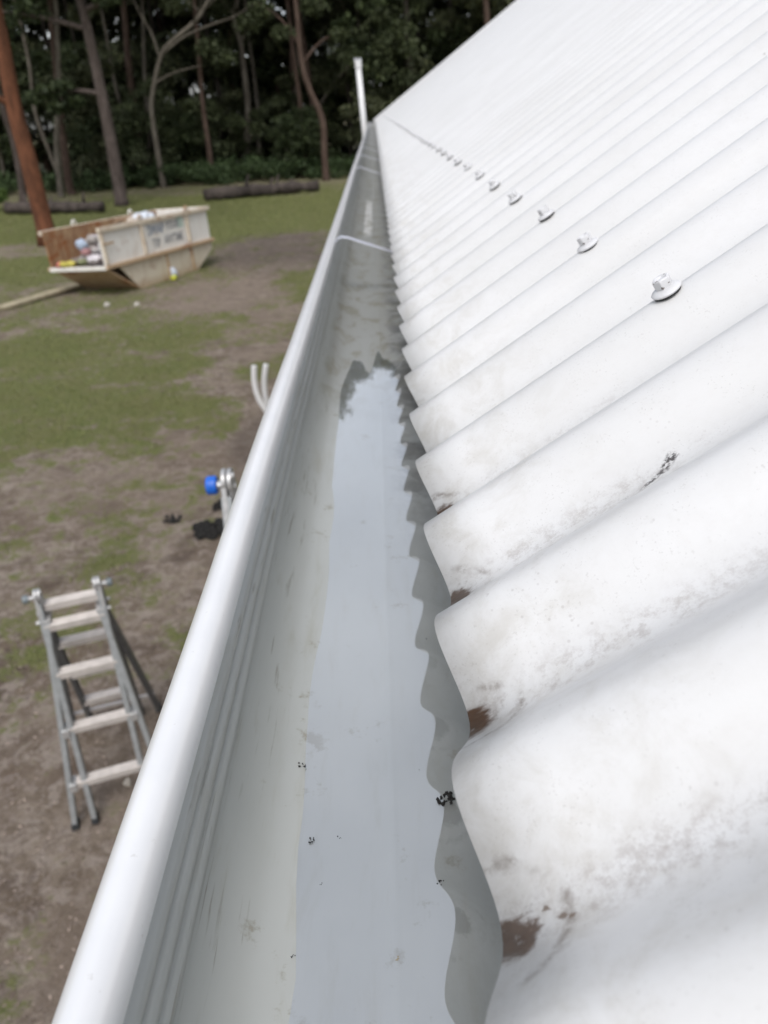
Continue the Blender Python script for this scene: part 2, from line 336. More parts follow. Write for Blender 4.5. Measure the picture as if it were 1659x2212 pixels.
M['ink']=simple('faded_blue_paint',(.16,.20,.27),.7,0,.3,20); M['ink2']=simple('faded_grey_paint',(.27,.27,.28),.7,0,.3,20); M['mint']=simple('faded_green_paint',(.50,.60,.53),.7)
M['board']=simple('weathered_pale_timber',(.36,.31,.21),.8,0,.25,9); M['stone']=simple('pale_stone',(.5,.46,.4),.8); M['black_bits']=simple('black_litter',(.012,.011,.010),.9)
M['leafA']=mat_leaf('dark_pine_foliage',(.018,.028,.012),(.042,.056,.022)); M['leafB']=mat_leaf('gum_foliage',(.027,.036,.015),(.052,.064,.028))
M['leafC']=mat_leaf('fern_foliage',(.028,.048,.018),(.050,.076,.030)); M['leafD']=mat_leaf('far_woods_foliage',(.032,.040,.020),(.070,.078,.038))
M['grassb']=mat_leaf('grass_blades',(.095,.118,.038),(.19,.20,.075)); M['litter']=mat_leaf('dry_leaf_litter',(.11,.08,.06),(.30,.24,.20))
M['barkR']=mat_bark('orange_red_pine_bark',(.095,.042,.024),(.19,.078,.042)); M['barkG']=mat_bark('grey_brown_bark',(.07,.055,.048),(.125,.10,.09))
M['barkP']=mat_bark('pale_gum_bark',(.10,.086,.07),(.19,.17,.14)); M['barkB']=mat_bark('reddish_brown_bark',(.07,.046,.036),(.115,.08,.064)); M['barkD']=mat_bark('dark_forest_bark',(.04,.034,.028),(.085,.072,.06))
M['log']=mat_bark('weathered_log_bark',(.04,.033,.03),(.10,.082,.072),3)

# ---------------------------------------------------------------- ground
def axis(parts):
    out=[]
    for a,b,st in parts: out+=list(np.arange(a,b-1e-6,st))
    out.append(parts[-1][1]); return np.array(out)
gx=axis([(-400,-120,40),(-120,-40,8),(-40,-16,1),(-16,-6,.3),(-6,1.5,.12),(1.5,12,1),(12,60,6),(60,400,42.5)])
gy=axis([(-400,-60,42.5),(-60,-4,7),(-4,0,.6),(0,13,.12),(13,30,.3),(30,64,1),(64,120,8),(120,400,40)])
def ell(X,Y,cx,cy,rx,ry,rot=0,soft=.5):
    c,s=math.cos(rot),math.sin(rot); u=((X-cx)*c+(Y-cy)*s)/rx; v=(-(X-cx)*s+(Y-cy)*c)/ry
    d=np.sqrt(u*u+v*v)+(fbm(X*.9,Y*.9,5)-.5)*.7
    return np.clip((1+soft/2-d)/soft,0,1)
def masks(X,Y):
    n1=fbm(X*.55,Y*.55,1,5); n2=fbm(X*2.2,Y*2.2,2,4)
    n3=fbm(X*1.3+40,Y*1.3,4,3); g=.38+.5*(n1-.5)+.9*(n2-.5)+.6*(n3-.5)
    # further out the lawn is fuller
    g=g+.20*np.clip((Y-6.5)/2.5,0,1)-.12*np.clip((7-Y)/3,0,1)
    g=g+.25*ell(X,Y,-4.3,9.8,2.6,2.4); g=g-.50*ell(X,Y,-3.0,14.8,1.3,1.9,.3); g=g-.35*ell(X,Y,-1.6,11,.9,2.6)
    g=g+.45*np.clip((Y-17.)/2,0,1)-.6*ell(X,Y,-9.9,22.3,2.2,1.6)
    g=g-.4*ell(X,Y,-1.8,34.6,2.5,1.3)
    d=ell(X,Y,-2.5,20.2,1.7,3.0,.15,.8)*.8; d=np.maximum(d,.6*ell(X,Y,-1.35,7.4,.3,.8))
    g=g-.9*d
    t=np.clip(ell(X,Y,-3.1,14.6,1.2,2.3)+ell(X,Y,-2.4,6.6,1.0,1.3)*.7+.6*ell(X,Y,-1.7,12.5,.6,3),0,1)*.8
    t=np.clip(t+np.clip((fbm(X*1.5,Y*1.5,9)-.58)*5,0,.9),0,1)
    g=np.where(Y>36,.55+.4*(n1-.5),g)
    return np.clip(g,0,1),np.clip(d,0,1),t
XX,YY=np.meshgrid(gx,gy)
def hgt(X,Y): return GZ+((fbm(X*1.7,Y*1.7,21)-.5)*.05+(fbm(X*6,Y*6,22,2)-.5)*.018)*np.clip((70-np.abs(Y))/20,0,1)
ZZ=hgt(XX,YY); ny,nx=XX.shape
idx=np.arange(nx*ny).reshape(ny,nx)
F=np.stack([idx[:-1,:-1],idx[:-1,1:],idx[1:,1:],idx[1:,:-1]],-1).reshape(-1,4)
gnd=npmesh('ground',np.stack([XX,YY,ZZ],-1).reshape(-1,3),F,M['ground'],smooth=True); tag(gnd,kind='structure')
for nm,arr in zip(('grass','dark','tan'),masks(XX,YY)):
    a=gnd.data.attributes.new(nm,'FLOAT','POINT'); a.data.foreach_set('value',arr.ravel().astype(np.float32))
def inview(x,y):    # wedge of lawn the photo looks over
    return (x>-1.0*0-.46*y-1.6)&(x<-.1)
def scatter(N,ylo,yhi,pw=1.):
    y=ylo+(yhi-ylo)*rng.random(N)**pw; x=-(.62*y+.9)*rng.random(N)-.05
    return x,y
def blades(name,N,ylo,yhi,h0,wd,thr,mat,label,flat=False,pw=1.4,seed=0):
    x,y=scatter(N,ylo,yhi,pw); g,d,t=masks(x,y)
    k=(rng.random(N)*.5+thr<g) if not flat else (rng.random(N)*1.1>g)
    x,y=x[k],y[k]; n=len(x); z=hgt(x,y)+(.002 if flat else 0); s=(.7+.05*y)*(.6+.8*rng.random(n))
    a=rng.random(n)*6.283; dx,dy=np.cos(a)*wd*s/2,np.sin(a)*wd*s/2
    if flat:
        l=h0*s; ex,ey=-np.sin(a)*l/2,np.cos(a)*l/2; tz=.006*rng.random(n)
        V=np.stack([np.stack([x-ex,y-ey,z+.002],-1),np.stack([x+dx,y+dy,z+tz+.003],-1),np.stack([x+ex,y+ey,z+.002+tz],-1),np.stack([x-dx,y-dy,z+.004],-1)],1).reshape(-1,3)
        F=np.arange(4*n).reshape(-1,4)
    else:
        hh=h0*s; bx,by=(rng.random(n)-.5)*hh*1.1,(rng.random(n)-.5)*hh*1.1
        V=np.stack([np.stack([x-dx,y-dy,z],-1),np.stack([x+dx,y+dy,z],-1),np.stack([x+bx,y+by,z+hh],-1)],1).reshape(-1,3)
        F=np.arange(3*n).reshape(-1,3)
    return tag(npmesh(name,V,F,mat),label,'grass' if not flat else 'leaf litter',kind='stuff')
blades('grass',230000,1.4,38,.026,.007,.32,M['grassb'],'short patchy green grass growing over the dirt yard')
blades('leaf_litter',16000,1.4,24,.022,.010,0,M['litter'],'dry leaves and straw scattered on the bare dirt',flat=True)

# ---------------------------------------------------------------- house: roof, gutter, walls
house=empty('house',(2.5,7.5,GZ),label='house with white corrugated metal roof and a long white gutter full of water',cat='house')
HP=Vector((2.5,7.5,GZ))
def under_house(o,parent=house):
    o.parent=parent
    if parent is house: o.location=o.location-HP
    return o
def roof_sheet():
    ys=np.arange(-.9,15.46,PITCH/20); ss=np.array([.002,.03,.08,.2,.6,1.6,3.2,5.6])
    h=AMP*np.cos(2*np.pi*(ys-Y0)/PITCH)-AMP
    for k in range(5,200,10):
        yc=Y0+PITCH*k; h=h+.0011*((ys>yc-.017)&(ys<yc+.015))
    S,Yg=np.meshgrid(ss,ys); Hh=np.repeat(h[:,None],len(ss),1)
    lip=.0006*(fbm(Yg*9,S*0,3)-.5)*(S<.01)
    V=np.stack([S+lip*0+.0015*(fbm(Yg*6,Yg*0,4)-.5)*(S<.01),Yg,Hh],-1).reshape(-1,3); ni=len(ss); idx=np.arange(V.shape[0]).reshape(len(ys),ni)
    F=np.stack([idx[:-1,:-1],idx[:-1,1:],idx[1:,1:],idx[1:,:-1]],-1).reshape(-1,4)
    o=npmesh('roof',V,F,M['roof'],smooth=True); o.rotation_euler=(0,-PHI,0)
    so=o.modifiers.new('thick','SOLIDIFY'); so.thickness=.0009; so.offset=-1
    return o
roof=under_house(roof_sheet())
Nrm=Vector((-math.sin(PHI),0,math.cos(PHI))); Sl=Vector((math.cos(PHI),0,math.sin(PHI)))
# far slope of the roof and the ridge capping
o=MB(); rx,rz=5.6*math.cos(PHI),5.6*math.sin(PHI)
ysr=np.arange(-.9,15.46,PITCH/8); V=[];F=[]
for i,y in enumerate(ysr):
    hh=AMP*math.cos(2*math.pi*(y-Y0)/PITCH)-AMP
    V+=[(rx,y,rz+hh),(2*rx,y,hh)]
    if i: F.append((2*i-2,2*i-1,2*i+1,2*i))
back=npmesh('roof',V,F,M['roof'],smooth=True); under_house(back)
o=MB(); o.v=[]; pr=[(-.16,-.07),(-.02,.03),(.0,.045),(.02,.03),(.16,-.07)]
vs=[];fs=[]
for yy in (-.92,15.48):
    vs+=[(rx+a,yy,rz+b) for a,b in pr]
for i in range(4): fs.append((i,i+1,i+6,i+5))
o.add(vs,fs); under_house(o.build('ridge_cap',M['screw']))
# screws
def screw_mesh():
    mb=MB(); n=24
    def ring(r,z,k=n): return [(r*math.cos(2*math.pi*i/k),r*math.sin(2*math.pi*i/k),z) for i in range(k)]
    vs=ring(.0062,.0)+ring(.0078,.0012)+ring(.0078,.0019)+ring(.0066,.0028)+ring(.0050,.0036)
    fs=[]
    for j in range(4):
        for i in range(n): fs.append((j*n+i,j*n+(i+1)%n,(j+1)*n+(i+1)%n,(j+1)*n+i))
    fs.append(tuple(range(4*n,5*n))); mb.add(vs,fs)
    hexv=ring(.0042,.0034,6)+ring(.0047,.0060,6)+ring(.0047,.0084,6)+ring(.0040,.0090,6)+ring(.0028,.0086,6)+ring(.0022,.0079,6)
    fs=[]
    for j in range(5):
        for i in range(6): fs.append((j*6+i,j*6+(i+1)%6,(j+1)*6+(i+1)%6,(j+1)*6+i))
    fs.append(tuple(range(30,36))); mb.add(hexv,fs)
    return mb
sm=screw_mesh()
scm=NT('chipped_screw_paint'); f_=scm.sstep(scm.noise(scm.objc(),330,3,.6),.60,.63)
hz_=scm.sstep(scm.xyz(scm.objc())[2],.0035,.0045)
scm.base(scm.mix(scm.math('MULTIPLY',f_,hz_),(.66,.66,.67),(.15,.125,.115)),.4)
s0=None
for k in range(99):
    y=Y0+PITCH*(3+2*k)
    if y>15.4: break
    if s0 is None:
        s0=sm.build('roof_screw',scm.m,roof,bevel=.0003); so=s0
        wb=MB(); nn=20
        for z0,z1,r in ((-.0005,.0008,.0070),):
            wb.tube([(0,0,z0),(0,0,z1)],r,nn)
        s0w=wb.build('rubber_washer',M['rubber'])
        me=s0.data; me.materials.append(M['rubber'])
        bm=bmesh.new(); bm.from_mesh(me); nf=len(bm.faces); bm.from_mesh(s0w.data); bm.faces.ensure_lookup_table()
        for fc in bm.faces[nf:]: fc.material_index=1
        bm.to_mesh(me); bm.free(); bpy.data.objects.remove(s0w)
    else:
        so=dup(s0,roof)
    rr=random.Random(k)
    so.location=(.157+rr.uniform(-.0015,.0015),y+rr.uniform(-.001,.001),.0004)
    so.rotation_euler=(rr.uniform(-.06,.06),rr.uniform(-.06,.06),rr.uniform(0,6.28))
# gutter
prof=[(-.066,-.1275),(-.082,-.1235),(-.093,-.113),(-.0985,-.100),(-.0992,-.046),(-.1035,-.0425),(-.1068,-.0385),(-.1082,-.0335),(-.1078,-.0285),(-.1055,-.0240),(-.1015,-.0212),(-.0970,-.0212),(-.0930,-.0238),(-.0908,-.0280),(-.0905,-.0330),(-.0922,-.0375),(-.0950,-.0400),
      (-.0985,-.0430),(-.0985,-.0485),(-.0972,-.0500),(-.0945,-.0508),(-.0935,-.0522),(-.0935,-.0560),(-.0950,-.0572),(-.0970,-.0580),(-.0975,-.0600),(-.0970,-.0625),(-.0942,-.0635),(-.0932,-.0650),(-.0932,-.0700),(-.0950,-.0712),(-.0968,-.0722),(-.0970,-.0760),(-.0945,-.0775),(-.0930,-.0790),(-.0930,-.0850),(-.0950,-.0862),(-.0960,-.0880),(-.0955,-.0915),(-.0945,-.0955),
      (-.0915,-.1020),(-.0865,-.1085),(-.0800,-.1135),(-.0730,-.1168),(-.0655,-.1190),(-.0560,-.1206),(-.0450,-.1214),(-.0230,-.1218),(-.0212,-.1214),(-.0196,-.1211),(-.0180,-.1214),(-.0162,-.1218),(.0000,-.1220),(.0240,-.1216),(.0310,-.1190),(.0345,-.1130),(.0352,-.1000),(.0355,-.0350)]
def smoothprof(p,sub=2):
    return p
def gutter():
    P=np.array(prof); ys=np.concatenate([np.arange(-.6,2.4,.02),np.arange(2.4,15.41,.1)])
    V=[]
    for y in ys:
        wv=(float(fbm(np.array([y*1.3]),np.array([0.]),31)[0])-.5)*.0050
        wf=(float(fbm(np.array([y*9.]),np.array([3.]),33,3)[0])-.5)
        dz=np.zeros(len(P)); xs=P[:,0].copy(); zs=P[:,1].copy()
        front=xs<-.085; xs=xs+wv*np.clip((-.06-xs)/.03,0,1)
        fl=(np.abs(xs+.067)<.022)&(zs<-.105)&(zs>-.122); zs=zs+fl*wf*.0028
        zs=zs+(np.abs(xs-.027)<.01)*(zs<-.11)*wf*.002
        V+=list(zip(xs,np.full(len(P),y),zs))
    k=len(P); idx=np.arange(len(V)).reshape(len(ys),k)
    F=np.stack([idx[:-1,:-1],idx[:-1,1:],idx[1:,1:],idx[1:,:-1]],-1).reshape(-1,4)
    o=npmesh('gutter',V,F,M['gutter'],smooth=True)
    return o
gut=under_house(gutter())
me=gut.data
e=MB(); e.add([(a,15.405,b) for a,b in prof[4:]],[tuple(range(len(prof)-4))]); eo=e.build('gutter_end_cap',M['gutter'],gut)
# straps across the gutter: hooked over the bead, dipping to the fascia
def strap(y):
    m=MB(); path=[(-.0895,-.0300),(-.086,-.0245),(-.079,-.0225),(-.068,-.0245),(-.050,-.0310),(-.020,-.0420),(.006,-.0510),(.033,-.0600)]
    up=.0018; wd=.0175
    vs=[];fs=[]
    for i,(x,z) in enumerate(path):
        vs+=[(x,y-wd/2,z-.0002),(x,y-wd/2,z+up),(x,y,z+up+.0009),(x,y+wd/2,z+up),(x,y+wd/2,z-.0002)]
        if i:
            b=5*(i-1)
            for q in range(5): fs.append((b+q,b+(q+1)%5,b+5+(q+1)%5,b+5+q))
    fs+= [(0,1,2,3,4),tuple(5*(len(path)-1)+q for q in (4,3,2,1,0))]
    m.add(vs,fs); return m
sp0=strap(0).build('gutter_strap',M['strap'],gut,smooth=False)
sp0.location=(0,1.44,0)
for y in [3.28]+[4.16+.89*i for i in range(13)]:
    if y<15.3: c_=dup(sp0,gut); c_.location=(0,y,0)
# fascia, soffit, walls
b=MB(); b.box((.046,7.28,-.10),(.018,16.3,.17)); under_house(b.build('fascia',M['timber']))
b=MB(); b.box((.28,7.28,-.19),(.45,16.3,.012)); under_house(b.build('soffit',M['wall']))
wl=MB(); X0,X1,YA,YB=.5,2*rx-.5,-.5,15.1
wl.box(((X0+X1)/2,YB,(GZ-.1)/2),(X1-X0,.12,-GZ-.1)); wl.box(((X0+X1)/2,YA,(GZ-.1)/2),(X1-X0,.12,-GZ-.1))
wl.box((X0+.06,(YA+YB)/2,(GZ-.2)/2),(.12,YB-YA-.12,-GZ-.2)); wl.box((X1-.06,(YA+YB)/2,(GZ-.2)/2),(.12,YB-YA-.12,-GZ-.2))
for yy in (YA,YB):
    wl.add([(X0,yy-.05,-.11),(X1,yy-.05,-.11),(rx,yy-.05,rz-.35),(X0,yy+.05,-.11),(X1,yy+.05,-.11),(rx,yy+.05,rz-.35)],[(0,1,2),(3,5,4),(0,3,4,1),(1,4,5,2),(2,5,3,0)])
under_house(wl.build('wall',M['wall']))
bg_=MB(); bg_.bar((.02,15.44,-.06),(rx,15.44,rz-.06),.03,.15,up=Nrm); under_house(bg_.build('barge_board',M['screw']))
# water lying in the gutter
def pool(xa,xb,ya,yb,seed,rag):
    xs=np.linspace(xa,xb,40); n_=fbm(xs*90,xs*0+seed,seed,3); n2_=fbm(xs*90,xs*0+seed+9,seed+1,3)
    V=[];F=[]; J=30
    for i,x in enumerate(xs):
        e0=ya+(rag*(n2_[i]-.5) if ya>0 else 0); e1=yb+rag*(n_[i]-.5)-rag*.5*(abs(i-19.5)/19.5)**4
        for j in range(J): V.append((x,e0+(e1-e0)*j/(J-1),-.11905))
    ii=np.arange(len(V)).reshape(40,J); F=np.stack([ii[:-1,:-1],ii[1:,:-1],ii[1:,1:],ii[:-1,1:]],-1).reshape(-1,4)
    tag(npmesh('water',V,F,M['water']),kind='structure')
pool(-.0685,.0325,-.58,.985,3,.16)
# grit and specks lying in the gutter
def speck(name,x,y,z,r,label,seed,cat='debris',n=14,group=None,mat='black_bits'):
    rr=random.Random(seed); m=MB()
    for _ in range(n):
        a=rr.uniform(0,6.28); q=r*rr.random()**.6; rad=r*rr.uniform(.12,.3)
        cx_,cy_=q*math.cos(a),q*math.sin(a)
        k=6; base=[(cx_+rad*math.cos(2*math.pi*i/k)*rr.uniform(.7,1.2),cy_+rad*math.sin(2*math.pi*i/k)*rr.uniform(.7,1.2),0) for i in range(k)]
        top=[(a1*.6+cx_*.4,b1*.6+cy_*.4,rad*rr.uniform(.5,1.1)) for a1,b1,_z in base]
        m.add(base+top,[tuple(range(6,12))]+[(i,(i+1)%6,6+(i+1)%6,6+i) for i in range(6)])
    o=m.build(name,M[mat]); o.location=(x,y,z); return tag(o,label,cat,group)
WZ=-.1190
speck('leaf_crumb',.0065,.264,WZ,.0042,'black ragged crumb of rotted leaf beside the roof edge in the gutter',1,n=26)
speck('grit_speck',-.0445,.2440,WZ,.0011,'single round black speck in the middle of the near gutter water',2,n=5)
speck('grit_speck',-.0605,.1880,WZ+.0012,.0011,'black speck at the left water edge nearest the camera',3,n=6)
speck('grit_speck',-.0650,.2890,WZ+.001,.0022,'small loose cluster of black grit on the left water edge',4,n=9)
speck('grit_trail',-.0570,.2430,WZ+.0005,.0018,'dark grit trail halfway along the near left water edge',5,n=9)
speck('grit_speck',-.0515,.2210,WZ,.0009,'faint brown speck at the lower end of the grit trail',6,n=5)
speck('grit_speck',.0000,.2190,WZ,.0019,'thin dark crumbs on the right half of the near gutter water',7,n=7)
speck('grit_speck',.0045,.3900,WZ,.0010,'tiny dark crumb in the shade below the third roof trough',8,n=4)
speck('grit_speck',-.0055,.2830,WZ,.0007,'pin sized dark speck left of the ragged leaf crumb',9,n=3)
speck('grit_speck',-.0190,.1860,WZ,.0014,'brown crumbs on the gutter floor ridge near the bottom',10,n=6,mat='board')

# ---------------------------------------------------------------- ladders
def ladder(name,loc,yaw,hz,w,a,b,r0,wa,wb,nf,label,knob,ks=1.,spacing=.28,outer_from=1):
    L_=empty(name,loc,yaw,label=label,cat='ladder')
    Lf,Lr=math.hypot(hz,a),math.hypot(hz,b)
    def P(r,hw,s,sec):
        t,Ln=(a,Lf) if sec=='f' else (-b,Lr)
        return Vector((s*hw,-t*r/Ln,hz-hz*r/Ln))
    dirf=Vector((0,-a,-hz)).normalized(); dirr=Vector((0,b,-hz)).normalized()
    nf_=Vector((0,-hz,a)).normalized(); nr_=Vector((0,hz,b)).normalized()
    rw,rd=.024*ks,.052*ks
    for s in(-1,1):
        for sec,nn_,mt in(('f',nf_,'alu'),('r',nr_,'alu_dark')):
            Ln=Lf if sec=='f' else Lr
            m=MB(); A=P(.03,w/2,s,sec); B=P(Ln-.03,w/2,s,sec)
            m.bar(A,B,rw,rd*.25,up=nn_+Vector((0,0,0))); 
            off=nn_*rd*.38
            m=MB(); m.bar(A+off,B+off,rw,rd*.22,up=nn_); m.bar(A-off,B-off,rw,rd*.22,up=nn_); m.bar(A+Vector((s*rw*.36,0,0)),B+Vector((s*rw*.36,0,0)),rw*.26,rd*.55,up=nn_)
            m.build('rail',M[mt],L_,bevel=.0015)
            m=MB(); m.bar(B,P(Ln,w/2,s,sec),rw*1.3,rd*1.1,up=nn_); m.build('foot',M['black'],L_,bevel=.002)
            # outer flared rail
            ra=r0+.02
            A2=P(ra,(wa+wb*ra)/2+.012,s,sec); B2=P(Ln-.03,(wa+wb*Ln)/2,s,sec)
            m=MB(); m.bar(A2+nn_*rd*.42,B2+nn_*rd*.42,rw,rd*.2,up=nn_); m.bar(A2-nn_*rd*.42,B2-nn_*rd*.42,rw,rd*.2,up=nn_); m.bar(A2+Vector((s*rw*.36,0,0)),B2+Vector((s*rw*.36,0,0)),rw*.26,rd*.66,up=nn_)
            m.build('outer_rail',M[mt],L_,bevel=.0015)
            m=MB(); m.bar(B2,P(Ln,(wa+wb*Ln)/2,s,sec),rw*1.4,rd*1.2,up=nn_); m.build('foot',M['black'],L_,bevel=.002)
            # brace between inner and outer leg near the foot
            if sec=='f':
                m=MB(); m.bar(P(Ln-.20,(wa+wb*(Ln-.2))/2,s,sec)+Vector((0,-.012,0)),P(Ln-.27,w/2,s,sec)+Vector((0,-.012,0)),.012*ks,.006,up=nn_); m.build('brace',M['rung'],L_)
            # lock pin
            m=MB(); q=P(ra,(wa+wb*ra)/2,s,sec); m.tube([q,q+Vector((s*.055*ks,0,0))],.009*ks,10); m.box(q+Vector((s*.01,0,0)),(.035*ks,.05*ks,.035*ks)); m.build('lock_pin',M['steel'],L_,bevel=.002)
        # hinge: two cast plates with discs, bolts and a knob
        m=MB(); c=Vector((s*w/2,0,hz))
        for sec,ox in(('f',.004*s),('r',-.011*s)):
            dd=dirf if sec=='f' else dirr
            m.tube([c+Vector((ox-.006,0,.01)),c+Vector((ox+.006,0,.01))],.029*ks,22)
            m.bar(c+Vector((ox,0,.01)),c+Vector((ox,0,0))+dd*.13*ks,0.014,.050*ks,up=nf_ if sec=='f' else nr_)
        m.build('hinge',M['steel'],L_,bevel=.002)
        m=MB()
        for k in range(3): m.tube([c+Vector((-.024*s,0.012*(k-1),.03-.035*k)),c+Vector((-.014*s,0.012*(k-1),.03-.035*k))],.007*ks,10)
        m.build('bolt',M['steel'],L_)
        m=MB(); m.tube([c+Vector((s*.014,0,.0)),c+Vector((s*.04*ks,0,.0))],.010*ks,12); m.build('knob_shaft',M['steel'],L_)
        m=MB(); k0,k1=(.022,.046) if knob=='blue' else (.036,.060)
        R0=.0215 if knob=='blue' else .019
        m.tube([c+Vector((s*k0*ks,0,0)),c+Vector((s*(k0+.004)*ks,0,0)),c+Vector((s*(k1-.004)*ks,0,0)),c+Vector((s*k1*ks,0,0))],[R0*.88*ks,R0*ks,R0*ks,R0*.88*ks],20); m.build('hinge_knob',M[knob],L_,smooth=False,bevel=.001)
    def rung(r,hw,sec,mt='rung'):
        m=MB(); A=P(r,hw,-1,sec); B=P(r,hw,1,sec); n_=0
        dz=.034*ks; dp=.052*ks
        m.bar(A,B,dp,dz,up=(0,0,1))
        for q in(-.36,-.12,.12,.36): m.bar(A+Vector((0,q*dp,dz/2+.001)),B+Vector((0,q*dp,dz/2+.001)),dp*.12,.004,up=(0,0,1))
        m.build('rung',M[mt],L_,bevel=.002)
        if hw>w/2+.01:
            for s in(-1,1):
                m=MB(); q=P(r,hw,s,sec); m.box(q+Vector((-s*.012,-.004 if sec=='f' else .004,-.002)),(.034*ks,dp*1.25,dz*1.35)); m.build('rung_bracket',M['steel'],L_,bevel=.003)
    for i in range(nf):
        r=r0+spacing*i
        if r>Lf-.12: break
        hw=w/2 if i<outer_from else (wa+wb*r)/2
        rung(r+(.045 if i==0 else 0),hw,'f'); rung(r-(.03 if i==0 else 0),w/2 if i<3 else w/2,'r')
    m=MB(); A=P(Lr-.18,(wa+wb*Lr)/2,-1,'r'); B=P(Lr-.18,(wa+wb*Lr)/2,1,'r'); m.bar(A,B,.02,.012,up=(0,0,1)); m.build('brace_bar',M['rung'],L_)
    return L_
ladder('folding_ladder',(-1.483,2.898,GZ),.323,1.142,.26,.254,.443,.10,.184,.218,4,'low aluminium step ladder standing open on the dirt with small grey hinge knobs','knob_grey')
ladder('folding_ladder',(-.262,1.82,GZ),.03,2.13,.36,.72,.50,.16,.30,.10,7,'tall aluminium ladder with a blue hinge knob rising behind the gutter edge','blue',ks=1.15,outer_from=2)

# ---------------------------------------------------------------- pipes
def pipe_thing(name,pts,r,label,cat,mat,cap=False):
    base=Vector(pts[0]); e_=empty(name,base,label=label,cat=cat)
    m=MB(); m.tube([Vector(p)-base for p in pts],r,20,caps=True); m.build('pipe',M[mat],e_,smooth=True)
    return e_,base
e1,b1=pipe_thing('vertical_pipe',[(-.155,13.5,GZ),(-.158,13.5,-1),(-.162,13.5,-.17),(-.206,13.5,.79)],.043,'tall white plastic pipe standing upright at the far end of the gutter','pipe','pvc')
m=MB(); m.tube([Vector((-.2025,13.5,.74))-b1,Vector((-.2065,13.5,.84))-b1],.051,24); m.build('collar',M['pvc'],e1,smooth=False)
m=MB()
for k in range(8):
    a=k*math.pi/4; m.box(Vector((-.2075+.046*math.cos(a),13.5+.046*math.sin(a),.85))-b1,(.014,.014,.03))
m.build('slotted_cap',M['strap'],e1)
def curve(p,n=16):
    out=[]; p=[Vector(q) for q in p]
    for i in range(len(p)-1):
        a=p[max(i-1,0)];b_=p[i];c_=p[i+1];d_=p[min(i+2,len(p)-1)]
        for k in range(n):
            t=k/n; out.append(.5*((2*b_)+(-a+c_)*t+(2*a-5*b_+4*c_-d_)*t*t+(-a+3*b_-3*c_+d_)*t**3))
    out.append(p[-1]); return out
pipe_thing('flexible_conduit',curve([(-.34,3.30,GZ),(-.36,3.35,-1.8),(-.44,3.42,-1.32),(-.544,3.45,-1.144),(-.591,3.45,-1.057),(-.618,3.45,-.991),(-.626,3.45,-.917),(-.618,3.45,-.84)]),.0135,'left of two white flexible conduits sticking up beside the gutter','conduit','pvc')
pipe_thing('flexible_conduit',curve([(-.30,3.34,GZ),(-.32,3.38,-1.8),(-.41,3.46,-1.36),(-.539,3.50,-1.171),(-.579,3.50,-1.086),(-.593,3.50,-1.003),(-.588,3.50,-.924),(-.570,3.50,-.851)]),.0135,'right of two white flexible conduits sticking up beside the gutter','conduit','pvc')

# ---------------------------------------------------------------- skip bin
yaw=1.177; Lb,Wb,h1,h2,aa,bb=3.549,1.358,.558,1.254,.856,2.808
ox,oy=-4.849-math.cos(yaw)*aa,15.848-math.sin(yaw)*aa
skip=empty('skip_bin',(ox,oy,GZ+.02),yaw,label='rusty cream steel skip bin full of rubbish with its near end open, on the grass',cat='skip bin')
skip.rotation_euler=(-.045,0.01,yaw)
th=.03
def slab(name,pts,mat,off,parent=skip):
    p=[Vector(q) for q in pts]; o_=Vector(off); n=len(p)
    m=MB(); m.add([q for q in p]+[q+o_ for q in p],[tuple(range(n)),tuple(range(2*n-1,n-1,-1))]+[(i,(i+1)%n,n+(i+1)%n,n+i) for i in range(n)])
    return m.build(name,M[mat],parent)
for wq,ofs in((0,(0,th,0)),(Wb,(0,-th,0))):
    slab('side_panel',[(0,wq,h1+.012),(Lb,wq,h1+.012),(Lb,wq,h2),(0,wq,h2)],'bin' if wq==0 else 'bin_in',ofs)
    slab('lower_side_panel',[(.34,wq,h1-.012),(Lb,wq,h1-.012),(Lb,wq,h1-.18),(bb+.04,wq,0),(aa,wq,0)],'bin_low',ofs)
slab('end_panel',[(Lb,th,h1-.18),(Lb,Wb-th,h1-.18),(Lb,Wb-th,h2),(Lb,th,h2)],'bin',(-th,0,0))
slab('end_panel',[(bb+.04,th,0),(bb+.04,Wb-th,0),(Lb-.001,Wb-th,h1-.18),(Lb-.001,th,h1-.18)],'bin',(-.02,0,.03))
slab('floor_panel',[(aa,th,.0),(bb+.04,th,0),(bb+.04,Wb-th,0),(aa,Wb-th,0)],'bin_rust',(0,0,.02))
slab('ramp_panel',[(aa,th,.0),(aa,Wb-th,0),(0,Wb-th,h1-.03),(0,th,h1-.03)],'bin_rust',(.02,0,.03))
m=MB(); m.box((0.0,Wb/2,h1-.01),(.07,Wb+.02,.075)); m.build('front_lip',M['bin'],skip,bevel=.006)
m=MB()
for wq in(-.03,Wb+.03):
    m.box((Lb/2,wq,h2-.03),(Lb+.06,.07,.085))
m.box((Lb+.03,Wb/2,h2-.03),(.07,Wb+.12,.083)); m.build('top_rim',M['bin_rim'],skip,bevel=.008)
m=MB(); m.box((Lb/2+.02,-.035,h1),(Lb+.08,.072,.07)); m.box((Lb/2+.02,Wb+.035,h1),(Lb+.08,.072,.07)); m.build('waist_rail',M['bin_rust'],skip,bevel=.008)
for l in(.0,1.18,2.72):
    m=MB(); m.box((l+.03,-.028,(h1+h2)/2),(.075,.05,h2-h1-.12)); m.build('rib',M['bin_rim'],skip,bevel=.006)
for l in(1.85,2.74):
    m=MB(); m.box((l,-.016,.28),(.06,.03,.48)); m.build('rib',M['bin_rust'],skip,bevel=.004)
